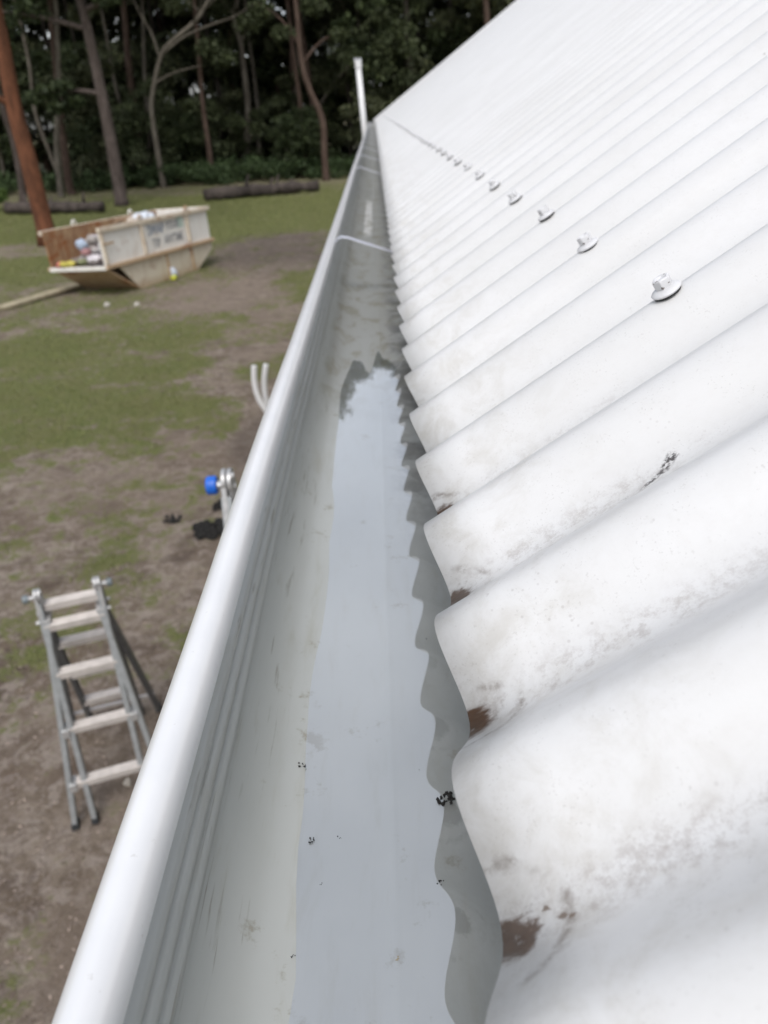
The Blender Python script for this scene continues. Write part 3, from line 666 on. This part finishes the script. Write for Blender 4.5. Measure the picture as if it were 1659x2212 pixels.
for (l,wq) in((.95,Wb+.04),(1.20,-.05),(2.75,-.05),(2.72,Wb+.04)):
    m=MB(); m.tube([(l-.05,wq,h2+.01),(l-.045,wq,h2+.07),(l,wq,h2+.10),(l+.045,wq,h2+.07),(l+.05,wq,h2+.01)],.02,10); m.build('lifting_lug',M['bin_rust'] if wq<0 else M['bin'],skip,smooth=True)
slab('lifting_plate',[(0,-.052,h2-.30),(.30,-.052,h2-.30),(.30,-.052,h2-.26),(0,-.052,h2-.26)],'bin_rust',(0,-.01,0)).hide_render=False
def text(body,size,loc,mat,parent,name='lettering',sx=1.):
    cu=bpy.data.curves.new(name,'FONT'); cu.body=body; cu.size=size; cu.extrude=.002; cu.offset=.004
    t_=bpy.data.objects.new('tmp',cu); C.objects.link(t_)
    dg=bpy.context.evaluated_depsgraph_get(); me=bpy.data.meshes.new_from_object(t_.evaluated_get(dg)); bpy.data.objects.remove(t_)
    me.materials.clear(); me.materials.append(M[mat]); o=bpy.data.objects.new(name,me); C.objects.link(o); o.parent=parent
    o.location=loc; o.rotation_euler=(R_(90),0,0); o.scale=(sx,1,1); return o
text('SWAP',.255,(1.42,-.004,h1+.385),'ink',skip,sx=.78); text('YOUR',.215,(2.02,-.004,h1+.42),'ink2',skip,sx=.78)
text('TIP',.235,(1.50,-.004,h1+.13),'ink2',skip,sx=.78); text('ANYTIME',.235,(1.90,-.004,h1+.155),'ink2',skip,sx=.66)
slab('faded_patch',[(2.42,-.003,h1+.40),(2.64,-.003,h1+.40),(2.64,-.003,h1+.62),(2.42,-.003,h1+.62)],'mint',(0,.002,0))
SM=Matrix.LocRotScale(Vector((ox,oy,GZ+.02)),skip.rotation_euler,None)
def lump(name,l,wq,h,size,col,label,seed,cat='rubbish bag',rough=.45,absw=None,cr_=.9):
    rr=np.random.default_rng(seed); bm=bmesh.new(); bmesh.ops.create_icosphere(bm,subdivisions=4,radius=1)
    for v in bm.verts:
        c=v.co; k=1+cr_*(float(fbm(np.array([c.x*1.9+seed*3]),np.array([c.y*1.9+c.z*1.6]),seed,4)[0])-.5)+.6*(float(fbm(np.array([c.x*6+9+seed]),np.array([c.z*6+c.y*3]),seed+3,3)[0])-.5)
        v.co=Vector((c.x*size[0]*k,c.y*size[1]*k,c.z*size[2]*k))
    me=bpy.data.meshes.new(name); bm.to_mesh(me); bm.free()
    mt=simple('plastic_'+name+str(seed),col,rough,0,.2,14); me.materials.append(mt)
    o=link(name,me,None,smooth=True); o.location=(SM@Vector((l,wq,h))) if absw is None else absw; o.rotation_euler=(0,0,rr.random()*6)
    return tag(o,label,cat)
# rubbish heap in the skip
fx=np.linspace(.35,Lb-.06,42); fy=np.linspace(.05,Wb-.05,18); V=[]
for x in fx:
    for y in fy:
        z=.55+.42*min(1,max(0,(x-.35)/1.0))+(float(fbm(np.array([x*4]),np.array([y*4]),41)[0])-.5)*.36
        z=max(z,h1-(x)*.62+.05)
        V.append((x,y,z))
ii=np.arange(len(V)).reshape(len(fx),len(fy)); F=np.stack([ii[:-1,:-1],ii[1:,:-1],ii[1:,1:],ii[:-1,1:]],-1).reshape(-1,4)
rb=NT('mixed_rubbish'); vo=rb.n('ShaderNodeTexVoronoi'); rb.set(vo,'Vector',rb.objc()); rb.set(vo,'Scale',9)
h_=rb.xyz(vo.outputs['Color'])[0]
rb.base(rb.ramp(h_,(0,(.40,.36,.33)),(.2,(.10,.085,.07)),(.4,(.55,.52,.51)),(.6,(.24,.20,.17)),(.75,(.58,.56,.58)),(.9,(.16,.10,.08)),(1,(.35,.30,.28))),.6); rb.bump(vo.outputs['Distance'],1,.08)
rp=npmesh('rubbish_heap',V,F,rb.m,smooth=False); rp.matrix_world=SM; tag(rp,'mixed loose rubbish heaped inside the rusty skip bin','rubbish',kind='stuff')
LB=[('rubbish_bag',.55,.95,.93,(.12,.10,.10),(.42,.50,.62),'pale blue plastic bag at the back of the rubbish in the skip',1),
('rubbish_bag',.68,.74,.98,(.12,.10,.09),(.62,.56,.60),'pinkish white bag beside the pale blue bag in the skip',2),
('rubbish_bag',.22,.42,.70,(.15,.22,.07),(.68,.64,.66),'long white bag lying near the open end of the skip',3),
('rubbish_bag',.45,.30,.88,(.15,.12,.10),(.60,.60,.60),'crumpled grey white bag beside the inside of the near skip wall',4),
('rubbish_bag',.03,.93,.64,(.08,.15,.055),(.55,.48,.10),'bright yellow bag on the open front lip of the skip',5),
('rubbish_bag',.04,1.16,.63,(.06,.08,.05),(.62,.20,.17),'salmon pink rag at the left corner of the skip lip',6),
('rubbish_bag',1.60,.20,1.27,(.22,.14,.10),(.64,.68,.74),'white and blue plastic bag bulging above the skip rim',7),
('rubbish_bag',1.28,.22,1.24,(.12,.09,.07),(.58,.50,.42),'small cream bag poking over the skip rim',8),
('rubbish_bag',.30,.66,.82,(.11,.09,.06),(.34,.18,.18),'dull maroon cloth among the rubbish bags in the skip',9),
('rubbish_bag',.5,.62,1.02,(.12,.12,.09),(.36,.33,.31),'crumpled grey sheet on top of the rubbish near the skip opening',10),
('cardboard_piece',2.1,1.0,1.20,(.34,.22,.05),(.30,.20,.12),'flattened brown cardboard lying on the far rubbish in the skip',11),
('rubbish_bag',.10,.62,.66,(.07,.10,.06),(.22,.24,.12),'olive green scrap between the yellow bag and the long white bag',12),]
for nm,l,wq,h,sz,col,lab,sd_ in LB: lump(nm,l,wq,h,sz,col,lab,sd_,cat='rubbish bag' if nm=='rubbish_bag' else 'cardboard')
lump('litter_bottle',0,0,0,(.07,.07,.10),(.55,.60,.68),'pale blue white scrap on the grass against the skip side',13,cat='litter',absw=Vector((-4.40,16.78,GZ+.12)))
lump('litter_scrap',0,0,0,(.11,.07,.05),(.50,.52,.06),'yellow green scrap of litter on the grass by the skip',14,cat='litter',absw=Vector((-4.37,16.62,GZ+.05)))
lump('pebble',0,0,0,(.045,.05,.04),(.5,.47,.42),'left of two small pale stones on the grass before the skip',15,cat='stone',absw=Vector((-5.09,14.39,GZ+.03)))
lump('pebble',0,0,0,(.045,.04,.04),(.5,.47,.42),'right of two small pale stones on the grass before the skip',16,cat='stone',absw=Vector((-4.51,14.25,GZ+.03)))
lump('pebble',0,0,0,(.028,.020,.012),(.5,.45,.38),'flat pale stone on the dirt to the right of the ladder feet',17,cat='stone',absw=Vector((-1.432,2.84,GZ+.012)))
speck('black_clump',-1.50,5.50,GZ+.01,.15,'ragged black clump on the dirt beside the tall ladder',21,cat='charred debris',n=70)  # low ragged clumps in plain black
speck('black_clump',-1.47,5.92,GZ+.01,.10,'smaller black clump just behind the larger clump near the tall ladder',22,cat='charred debris',n=36)
speck('black_clump',-1.88,5.72,GZ+.01,.08,'thin scatter of black bits left of the larger clump',23,cat='charred debris',n=16)
# timber board with a splintered end
m=MB(); rr=random.Random(5); nseg=14; Lbd=2.3; Wd=.27
vs=[];fs=[]
for i in range(nseg+1):
    q=-Wd/2+Wd*i/nseg; x0=rr.uniform(-.09,.07)
    vs+=[(x0,q,0),(x0,q,.05),(Lbd,q,.05),(Lbd,q,0)]
    if i:
        b_=4*(i-1)
        for j in range(4): fs.append((b_+j,b_+(j+1)%4,b_+4+(j+1)%4,b_+4+j))
fs+=[(0,1,2,3),(4*nseg+3,4*nseg+2,4*nseg+1,4*nseg)]
m.add(vs,fs); bd=m.build('timber_board',M['board']); bd.location=(-7.13,14.45,GZ+.03); bd.rotation_euler=(0,-.01,math.atan2(1.9,.87)); tag(bd,'pale yellowish timber board with a splintered end lying on the grass by the skip','board')

# ---------------------------------------------------------------- logs
def log(a,b_,r,label,seed,n=3):
    a=Vector(a);b_=Vector(b_); rr=random.Random(seed); e_=empty('fallen_log',a,label=label,cat='log'); L=b_-a; side=L.cross(Vector((0,0,1))).normalized()
    pts=[];N=14
    for i in range(N+1):
        t=i/N; pts.append(L*t+Vector((0,0,r*.9+rr.uniform(-.03,.03)))+side*rr.uniform(-.06,.06))
    m=MB(); m.tube(pts,[r*.85*(1-.25*i/N)*rr.uniform(.8,1.12) for i in range(N+1)],12,wob=.4,rnd=rr); m.build('trunk',M['log'],e_,smooth=True)
    for k in range(n):
        t=rr.uniform(.15,.85); p=L*t+Vector((0,0,r)); d=Vector((rr.uniform(-.3,.3),rr.uniform(-.3,.3),1))*rr.uniform(.15,.3)
        m=MB(); m.tube([p,p+d,p+d*2+Vector((.05,0,0))],[r*.3,r*.22,r*.12],8); m.build('branch_stub',M['log'],e_,smooth=True)
log((-6.95,33.4,GZ),(-2.45,34.9,GZ),.30,'long weathered log lying across the lawn right of the skip',1)
log((-14.6,32.5,GZ),(-10.4,31.2,GZ),.27,'dark log lying on the grass behind the red trunked tree',2)
log((-6.3,34.0,GZ),(-3.4,35.2,GZ),.22,'thinner log resting behind the long weathered log',3)

# ---------------------------------------------------------------- trees
def quads(cx,cy,cz,n,spread,size,rg,drop=0.):
    """n leaf quads gathered in clumps round centres"""
    k=len(cx); per=n//k; N=per*k
    i=np.repeat(np.arange(k),per); d=rg.normal(size=(N,3)); d/=np.linalg.norm(d,axis=1)[:,None]+1e-9; r=rg.random(N)**.5
    sp=spread[i]; P=np.stack([cx[i],cy[i],cz[i]],-1)+d*(r*sp)[:,None]*np.array([1,1,.62])
    u=rg.normal(size=(N,3)); u/=np.linalg.norm(u,axis=1)[:,None]; v=np.cross(u,rg.normal(size=(N,3))); v/=np.linalg.norm(v,axis=1)[:,None]+1e-9
    s=size*(.5+rg.random(N))[:,None]; u=u*s; v=v*s*.45
    V=np.stack([P-u,P+v,P+u,P-v],1).reshape(-1,3); return V,np.arange(4*N).reshape(-1,4)
CROWNS=[]
for k in range(4):
    rg=np.random.default_rng(100+k); nc=70
    a=rg.random(nc)*6.283; r=2.7*rg.random(nc)**.6; z=rg.random(nc)*7.5
    prof_=np.clip(np.sin(np.clip(z/7.8,0,1)*2.7+.35),.25,1)
    V,F=quads(np.cos(a)*r*prof_,np.sin(a)*r*prof_,z,8400,.6+.55*rg.random(nc),.13,rg)
    o=npmesh('crown',V,F,M['leafB' if k%2 else 'leafA']); CROWNS.append(o.data); bpy.data.objects.remove(o)
def resample(pts,n): 
    return curve(pts,n)
def tree(name,pts,r0,bark,label,topz=13.5,group=None,branches=(),crown=0,tufts=(),cat='tree',crs=1.,seed=0,limbs=5):
    rr=random.Random(seed+77); base=Vector((pts[0][0],pts[0][1],GZ)); e_=empty(name,base,label=label,cat=cat,group=group)
    P_=[Vector(p) for p in pts]; P_[0]=Vector((pts[0][0],pts[0][1],GZ-.05))
    last=P_[-1]; d=(P_[-1]-P_[-2]).normalized(); d=(d*.4+Vector((rr.uniform(-.1,.1),rr.uniform(-.1,.1),1))).normalized()
    if last.z<topz-2:
        for k in range(1,4): P_.append(last+d*((topz-last.z)*k/3)+Vector((rr.uniform(-.2,.2),rr.uniform(-.2,.2),0)))
    pp=[q-base for q in curve(P_,4)]; N=len(pp); tz=pp[-1].z
    rad=[max(.03,r0*(1-.82*(max(q.z,0)/tz)**.9))*(1.25 if i==0 else 1) for i,q in enumerate(pp)]
    m=MB(); m.tube(pp,rad,12,wob=.10,rnd=rr); tr=m.build('trunk',M[bark],e_,smooth=True)
    for bp in branches:
        m=MB(); q=[Vector(x)-base for x in bp]; q=curve(q,4); m.tube(q,[r0*.42*(1-.8*i/len(q)) for i in range(len(q))],8,rnd=rr); m.build('branch',M[bark],e_,smooth=True)
    for k in range(limbs):
        i=int(N*rr.uniform(.55,.95)); p=pp[min(i,N-1)]; a=rr.uniform(0,6.28); L=rr.uniform(1.2,2.6)
        q=[p,p+Vector((math.cos(a)*L*.5,math.sin(a)*L*.5,L*.35)),p+Vector((math.cos(a)*L,math.sin(a)*L,L*.9))]
        m=MB(); m.tube(q,[r0*.25,r0*.16,r0*.05],6); m.build('branch',M[bark],e_,smooth=True)
    c=bpy.data.objects.new('crown',CROWNS[crown%4]); C.objects.link(c); c.parent=e_
    c.location=(pp[-1].x,pp[-1].y,tz-7.2*crs); c.rotation_euler=(0,0,rr.uniform(0,6.28)); c.scale=(crs,crs,crs)
    if tufts:
        rg=np.random.default_rng(seed+5); T=np.array([t[:3] for t in tufts])-np.array(base); sp=np.array([t[3] for t in tufts])
        
        for q in range(len(T)):
            V,F=quads(T[q:q+1,0],T[q:q+1,1],T[q:q+1,2],300,sp[q:q+1],.10,rg); npmesh('foliage_spray',V,F,M['leafA' if crown%2==0 else 'leafB'],e_)
    return e_
Z=GZ
tree('pine_tree',[(-9.45,23.14,Z),(-9.48,23.14,-.43),(-9.51,23.14,.67),(-9.42,23.14,2.09),(-9.39,23.14,2.76),(-9.28,23.14,4.05)],.27,'barkR','thick tree with orange red trunk right behind the skip bin',topz=11.5,crown=0,seed=1,
     branches=[[(-9.5,23.14,.75),(-9.9,22.9,1.0),(-10.4,22.7,1.5)]],crs=1.0)
tree('pine_tree',[(-10.39,33.6,Z),(-10.35,33.6,-1.06),(-10.34,33.6,.3),(-10.36,33.6,1.69),(-10.39,33.6,2.94),(-10.45,33.6,4.22),(-10.5,33.6,5.66)],.27,'barkG','tall grey brown pine trunk with dark needle sprays behind the skip',topz=12.5,crown=2,seed=2,
     branches=[[(-10.34,33.6,1.2),(-11.2,33.2,1.35),(-12.6,32.8,1.3)],[(-10.4,33.6,3.3),(-11.8,33.2,3.7),(-13.6,32.6,4.0)],[(-10.4,33.6,3.9),(-9.2,33.3,4.2),(-8.0,33.,4.5)],[(-10.4,33.6,4.6),(-12.2,33.2,5.2),(-14.2,33,5.4)]],
     tufts=[(-11.5,33,1.5,.45),(-12.1,33,1.35,.5),(-12.7,32.9,1.2,.4),(-11.9,33,.85,.4),(-11.2,33.1,1.0,.35),(-13.2,33,3.6,.8),(-14.1,33,4.1,.9),(-12.2,33,4.0,.8),(-12.8,33,4.9,.8),(-14.9,33,4.8,.9),(-9.3,33,4.2,.6),(-8.6,33,4.6,.6),(-9.6,33,5.1,.7),(-13.6,33,3.0,.7),(-15.2,33,3.5,.8)])
tree('gum_tree',[(-10.72,42,Z),(-10.74,42,-.83),(-10.67,42,.74),(-10.36,42,1.74),(-9.8,42,2.9),(-9.19,42,3.44),(-8.14,42,4.06),(-7.48,42,4.68),(-6.75,42,5.83)],.145,'barkP','pale crooked gum tree whose trunk forks and bends right',topz=14.0,crown=1,seed=3,
     branches=[[(-10.4,42,1.74),(-9.38,42,2.15),(-8.0,42,2.4)],[(-9.8,42,2.9),(-8.68,42,3.55),(-7.37,42,3.97),(-6.2,42,4.25),(-5.0,42,4.8)],[(-9.9,42,2.8),(-10.1,42,3.8),(-10.6,42,4.9),(-10.8,42,6)]],tufts=[(-7.6,42,3.1,.7),(-6.9,42,2.6,.7),(-8.8,42.3,4.9,.8),(-5.6,42,3.9,.7)])
tree('gum_tree',[(-12.4,45,Z),(-12.36,45,-.4),(-12.31,45,1.37),(-12.2,45,3),(-12.03,45,4.5),(-11.86,45,6.46)],.24,'barkB','straight brown trunk between the grey pine and the crooked gum',topz=13.5,crown=3,seed=4)
tree('gum_tree',[(-12.35,46,Z),(-12.25,46,-1.61),(-12.0,46,.02),(-11.74,46,2.45),(-11.25,46,5.56)],.13,'barkP','slim pale gum trunk close to the straight brown trunk',topz=13,crown=1,seed=5)
tree('gum_tree',[(-2.47,40.7,Z),(-2.45,40.7,-1.5),(-2.42,40.7,-.18),(-2.87,40.7,1.03),(-3.12,40.7,1.92),(-3.2,40.7,3.24),(-3.19,40.7,3.89),(-3.24,40.7,5.49)],.17,'barkB','reddish brown gum with a bent trunk just left of the upright white pipe',topz=14.6,crown=3,seed=6,
     branches=[[(-3.1,40.7,2.2),(-2.2,40.7,3.0),(-1.2,40.7,3.3)],[(-3.15,40.7,2.8),(-3.9,40.7,3.9),(-4.9,40.7,4.6)]],tufts=[(-4.8,40.7,4.3,.7),(-1.4,40.7,3.2,.5),(-3.9,40.7,3.4,.6),(-2.4,41,4.4,.8)])
tree('gum_tree',[(-7.3,47,Z),(-7.14,47,-1.81),(-6.76,47,.54),(-6.73,47,2.24),(-6.74,47,3.55),(-7.0,47,4.83),(-6.68,47,5.34),(-6.63,47,6.96)],.20,'barkP','pale gum with a kinked upper trunk in the middle of the woods',topz=15,crown=1,seed=7,
     branches=[[(-6.9,47,4.6),(-7.4,47,5.4),(-7.9,47,6.6)],[(-6.74,47,3.6),(-5.9,47,4.6),(-5.2,47,5.4)]],tufts=[(-5.6,47,4.6,.8),(-7.6,47,5.0,.8),(-7.9,47,3.6,.8)])
tree('sapling',[(-4.6,48,Z),(-4.29,48,-1.88),(-3.38,48,-.22),(-2.17,48,1.47),(-1.34,48,2.12),(-.6,48,3.5)],.11,'barkP','thin pale sapling leaning right behind the bent reddish gum',topz=9,crown=1,seed=8,crs=.7)
tree('gum_tree',[(-4.55,48.4,Z),(-4.47,48.4,-1.62),(-4.39,48.4,.42),(-4.11,48.4,1.8),(-3.72,48.4,4.33)],.15,'barkP','thin pale upright gum beside the leaning sapling',topz=13,crown=3,seed=9)
tree('gum_tree',[(-15.2,40,Z),(-15.09,40,-1.88),(-14.77,40,-.15),(-14.27,40,1.41),(-13.87,40,3.27),(-13.53,40,5.04)],.15,'barkP','white barked gum seen between the red trunk and the grey pine',topz=12.5,crown=1,seed=10)
tree('gum_tree',[(-15.0,41,Z),(-15.08,41,-2.28),(-14.83,41,-.07),(-14.57,41,1.93),(-14.25,41,4.28),(-13.96,41,6.06)],.20,'barkB','brown gum touching the white barked gum left of the grey pine',topz=13,crown=3,seed=11)
tree('gum_tree',[(-15.5,36,Z),(-15.3,36,-2.25),(-15.15,36,-.38),(-15.25,36,.7),(-15.28,36,2.68),(-15.18,36,4.31)],.16,'barkG','grey trunk at the left edge just behind the red trunked tree',topz=12.5,crown=0,seed=12,
     tufts=[(-15.6,36,3.4,.9),(-16.2,36,2.4,.9),(-14.6,36,4.2,.8),(-15.9,36,1.2,.7),(-16.4,36,4.6,1.)])
tree('gum_tree',[(5.8,42,Z),(5.7,42,-.61),(5.55,42,2.42),(5.44,42,3.76),(5.35,42,4.78)],.22,'barkB','reddish trunk showing above the sloping far edge of the roof',topz=13,crown=3,seed=13)
tree('gum_tree',[(2.05,44,Z),(2.01,44,-1.56),(1.87,44,1.69),(1.83,44,3.73),(1.77,44,5.19)],.22,'barkD','dark reddish trunk between the white pipe and the roof edge',topz=13,crown=0,seed=14)
# woods behind: individual trees in depth
rr=random.Random(99); spots=[]
tries=0
while len(spots)<74 and tries<6000:
    tries+=1; y=rr.uniform(43,66); x=rr.uniform(-.52*y-2,24)
    if all((x-a)**2+(y-b)**2>3.2 for a,b,_ in spots): spots.append((x,y,rr.random()))
WOOD='dark slender trees packed in the woods behind the yard'
protos=[]
for k,bk in enumerate(('barkD','barkB','barkD','barkP')):
    r2=random.Random(300+k); pts=[(0,0,Z)]; x=0;y=0
    for z in (-1,1,3,5,8): x+=r2.uniform(-.25,.25); y+=r2.uniform(-.2,.2); pts.append((x,y,z))
    protos.append(tree('forest_tree',pts,[.17,.14,.11,.12][k],bk,'slim dark tree standing among many alike deep in the shaded woods',topz=14.3+k*.6,crown=k,group=WOOD,seed=200+k,limbs=3,cat='tree'))
for i,(x,y,u) in enumerate(spots):
    p=protos[i%4] if i>=4 else protos[i]
    if i<4: p.location=(x,y,GZ); continue
    c=dup(p); c.location=(x,y,GZ); c.rotation_euler=(0,0,u*6.28); s_=rr.uniform(.88,1.12); c.scale=(s_,s_,rr.uniform(.92,1.1))
    for ch in list(p.children): dup(ch,c)
# understory bushes: individuals
rg=np.random.default_rng(55); nc=26
V,F=quads(rg.normal(size=nc)*.9,rg.normal(size=nc)*.9,.4+rg.random(nc)*2.9,3400,.35+.4*rg.random(nc),.11,rg)
bushes=[]
for k,(mt,sd_) in enumerate((('leafB',55),('leafA',56),('leafD',57))):
    rg=np.random.default_rng(sd_); V,F=quads(rg.normal(size=nc)*.9,rg.normal(size=nc)*.9,.4+rg.random(nc)*(2.9+k*.8),3400,.35+.45*rg.random(nc),.11,rg)
    b_=npmesh('understory_shrub',V,F,M[mt]); bushes.append(tag(b_,'dark leafy shrub among many alike between the trunks of the woods','shrub','shrubs growing between the forest trunks'))
us=[]
for i in range(110):
    y=rr.uniform(43,58); x=rr.uniform(-.5*y-1,16)
    o=bushes[i] if i<3 else dup(bushes[i%3]); o.location=(x,y,GZ-.1+rr.choice((0,0,.8,1.8,3.2,4.6))); o.rotation_euler=(0,0,rr.uniform(0,6.28)); s_=rr.uniform(.7,1.5); o.scale=(s_,s_,s_*rr.uniform(.8,1.3))
# low green fern and lantana band along the edge of the woods
rg=np.random.default_rng(8); N=330
y=41.5+rg.random(N)*5; x=-26+rg.random(N)*36
V,F=quads(x,y,GZ+.15+rg.random(N)*.75,46000,.35+.4*rg.random(N),.085,rg); tag(npmesh('undergrowth',V,F,M['leafC']),'low green ferny undergrowth along the foot of the woods','undergrowth',kind='stuff')
N=1700; y=50+rg.random(N)*24; x=-48+rg.random(N)*86; z=GZ+rg.random(N)**.9*19.5
V,F=quads(x,y,z,130000,.9+1.1*rg.random(N),.36,rg); tag(npmesh('far_woods',V,F,M['leafD']),'far dark mass of forest foliage behind the nearer trunks','woods',kind='stuff')
# bright bush low at the left edge
rg=np.random.default_rng(9); V,F=quads(np.array([-16.3,-15.7,-16.9,-16.1]),np.array([34.,34.3,34.2,33.8]),GZ+np.array([.4,.6,.5,.9]),2200,np.array([.6,.5,.6,.5]),.09,rg)
tag(npmesh('shrub',V,F,mat_leaf('bright_shrub_foliage',(.05,.09,.02),(.10,.15,.04))),'brighter green low bush at the left edge beside the red trunk','shrub')
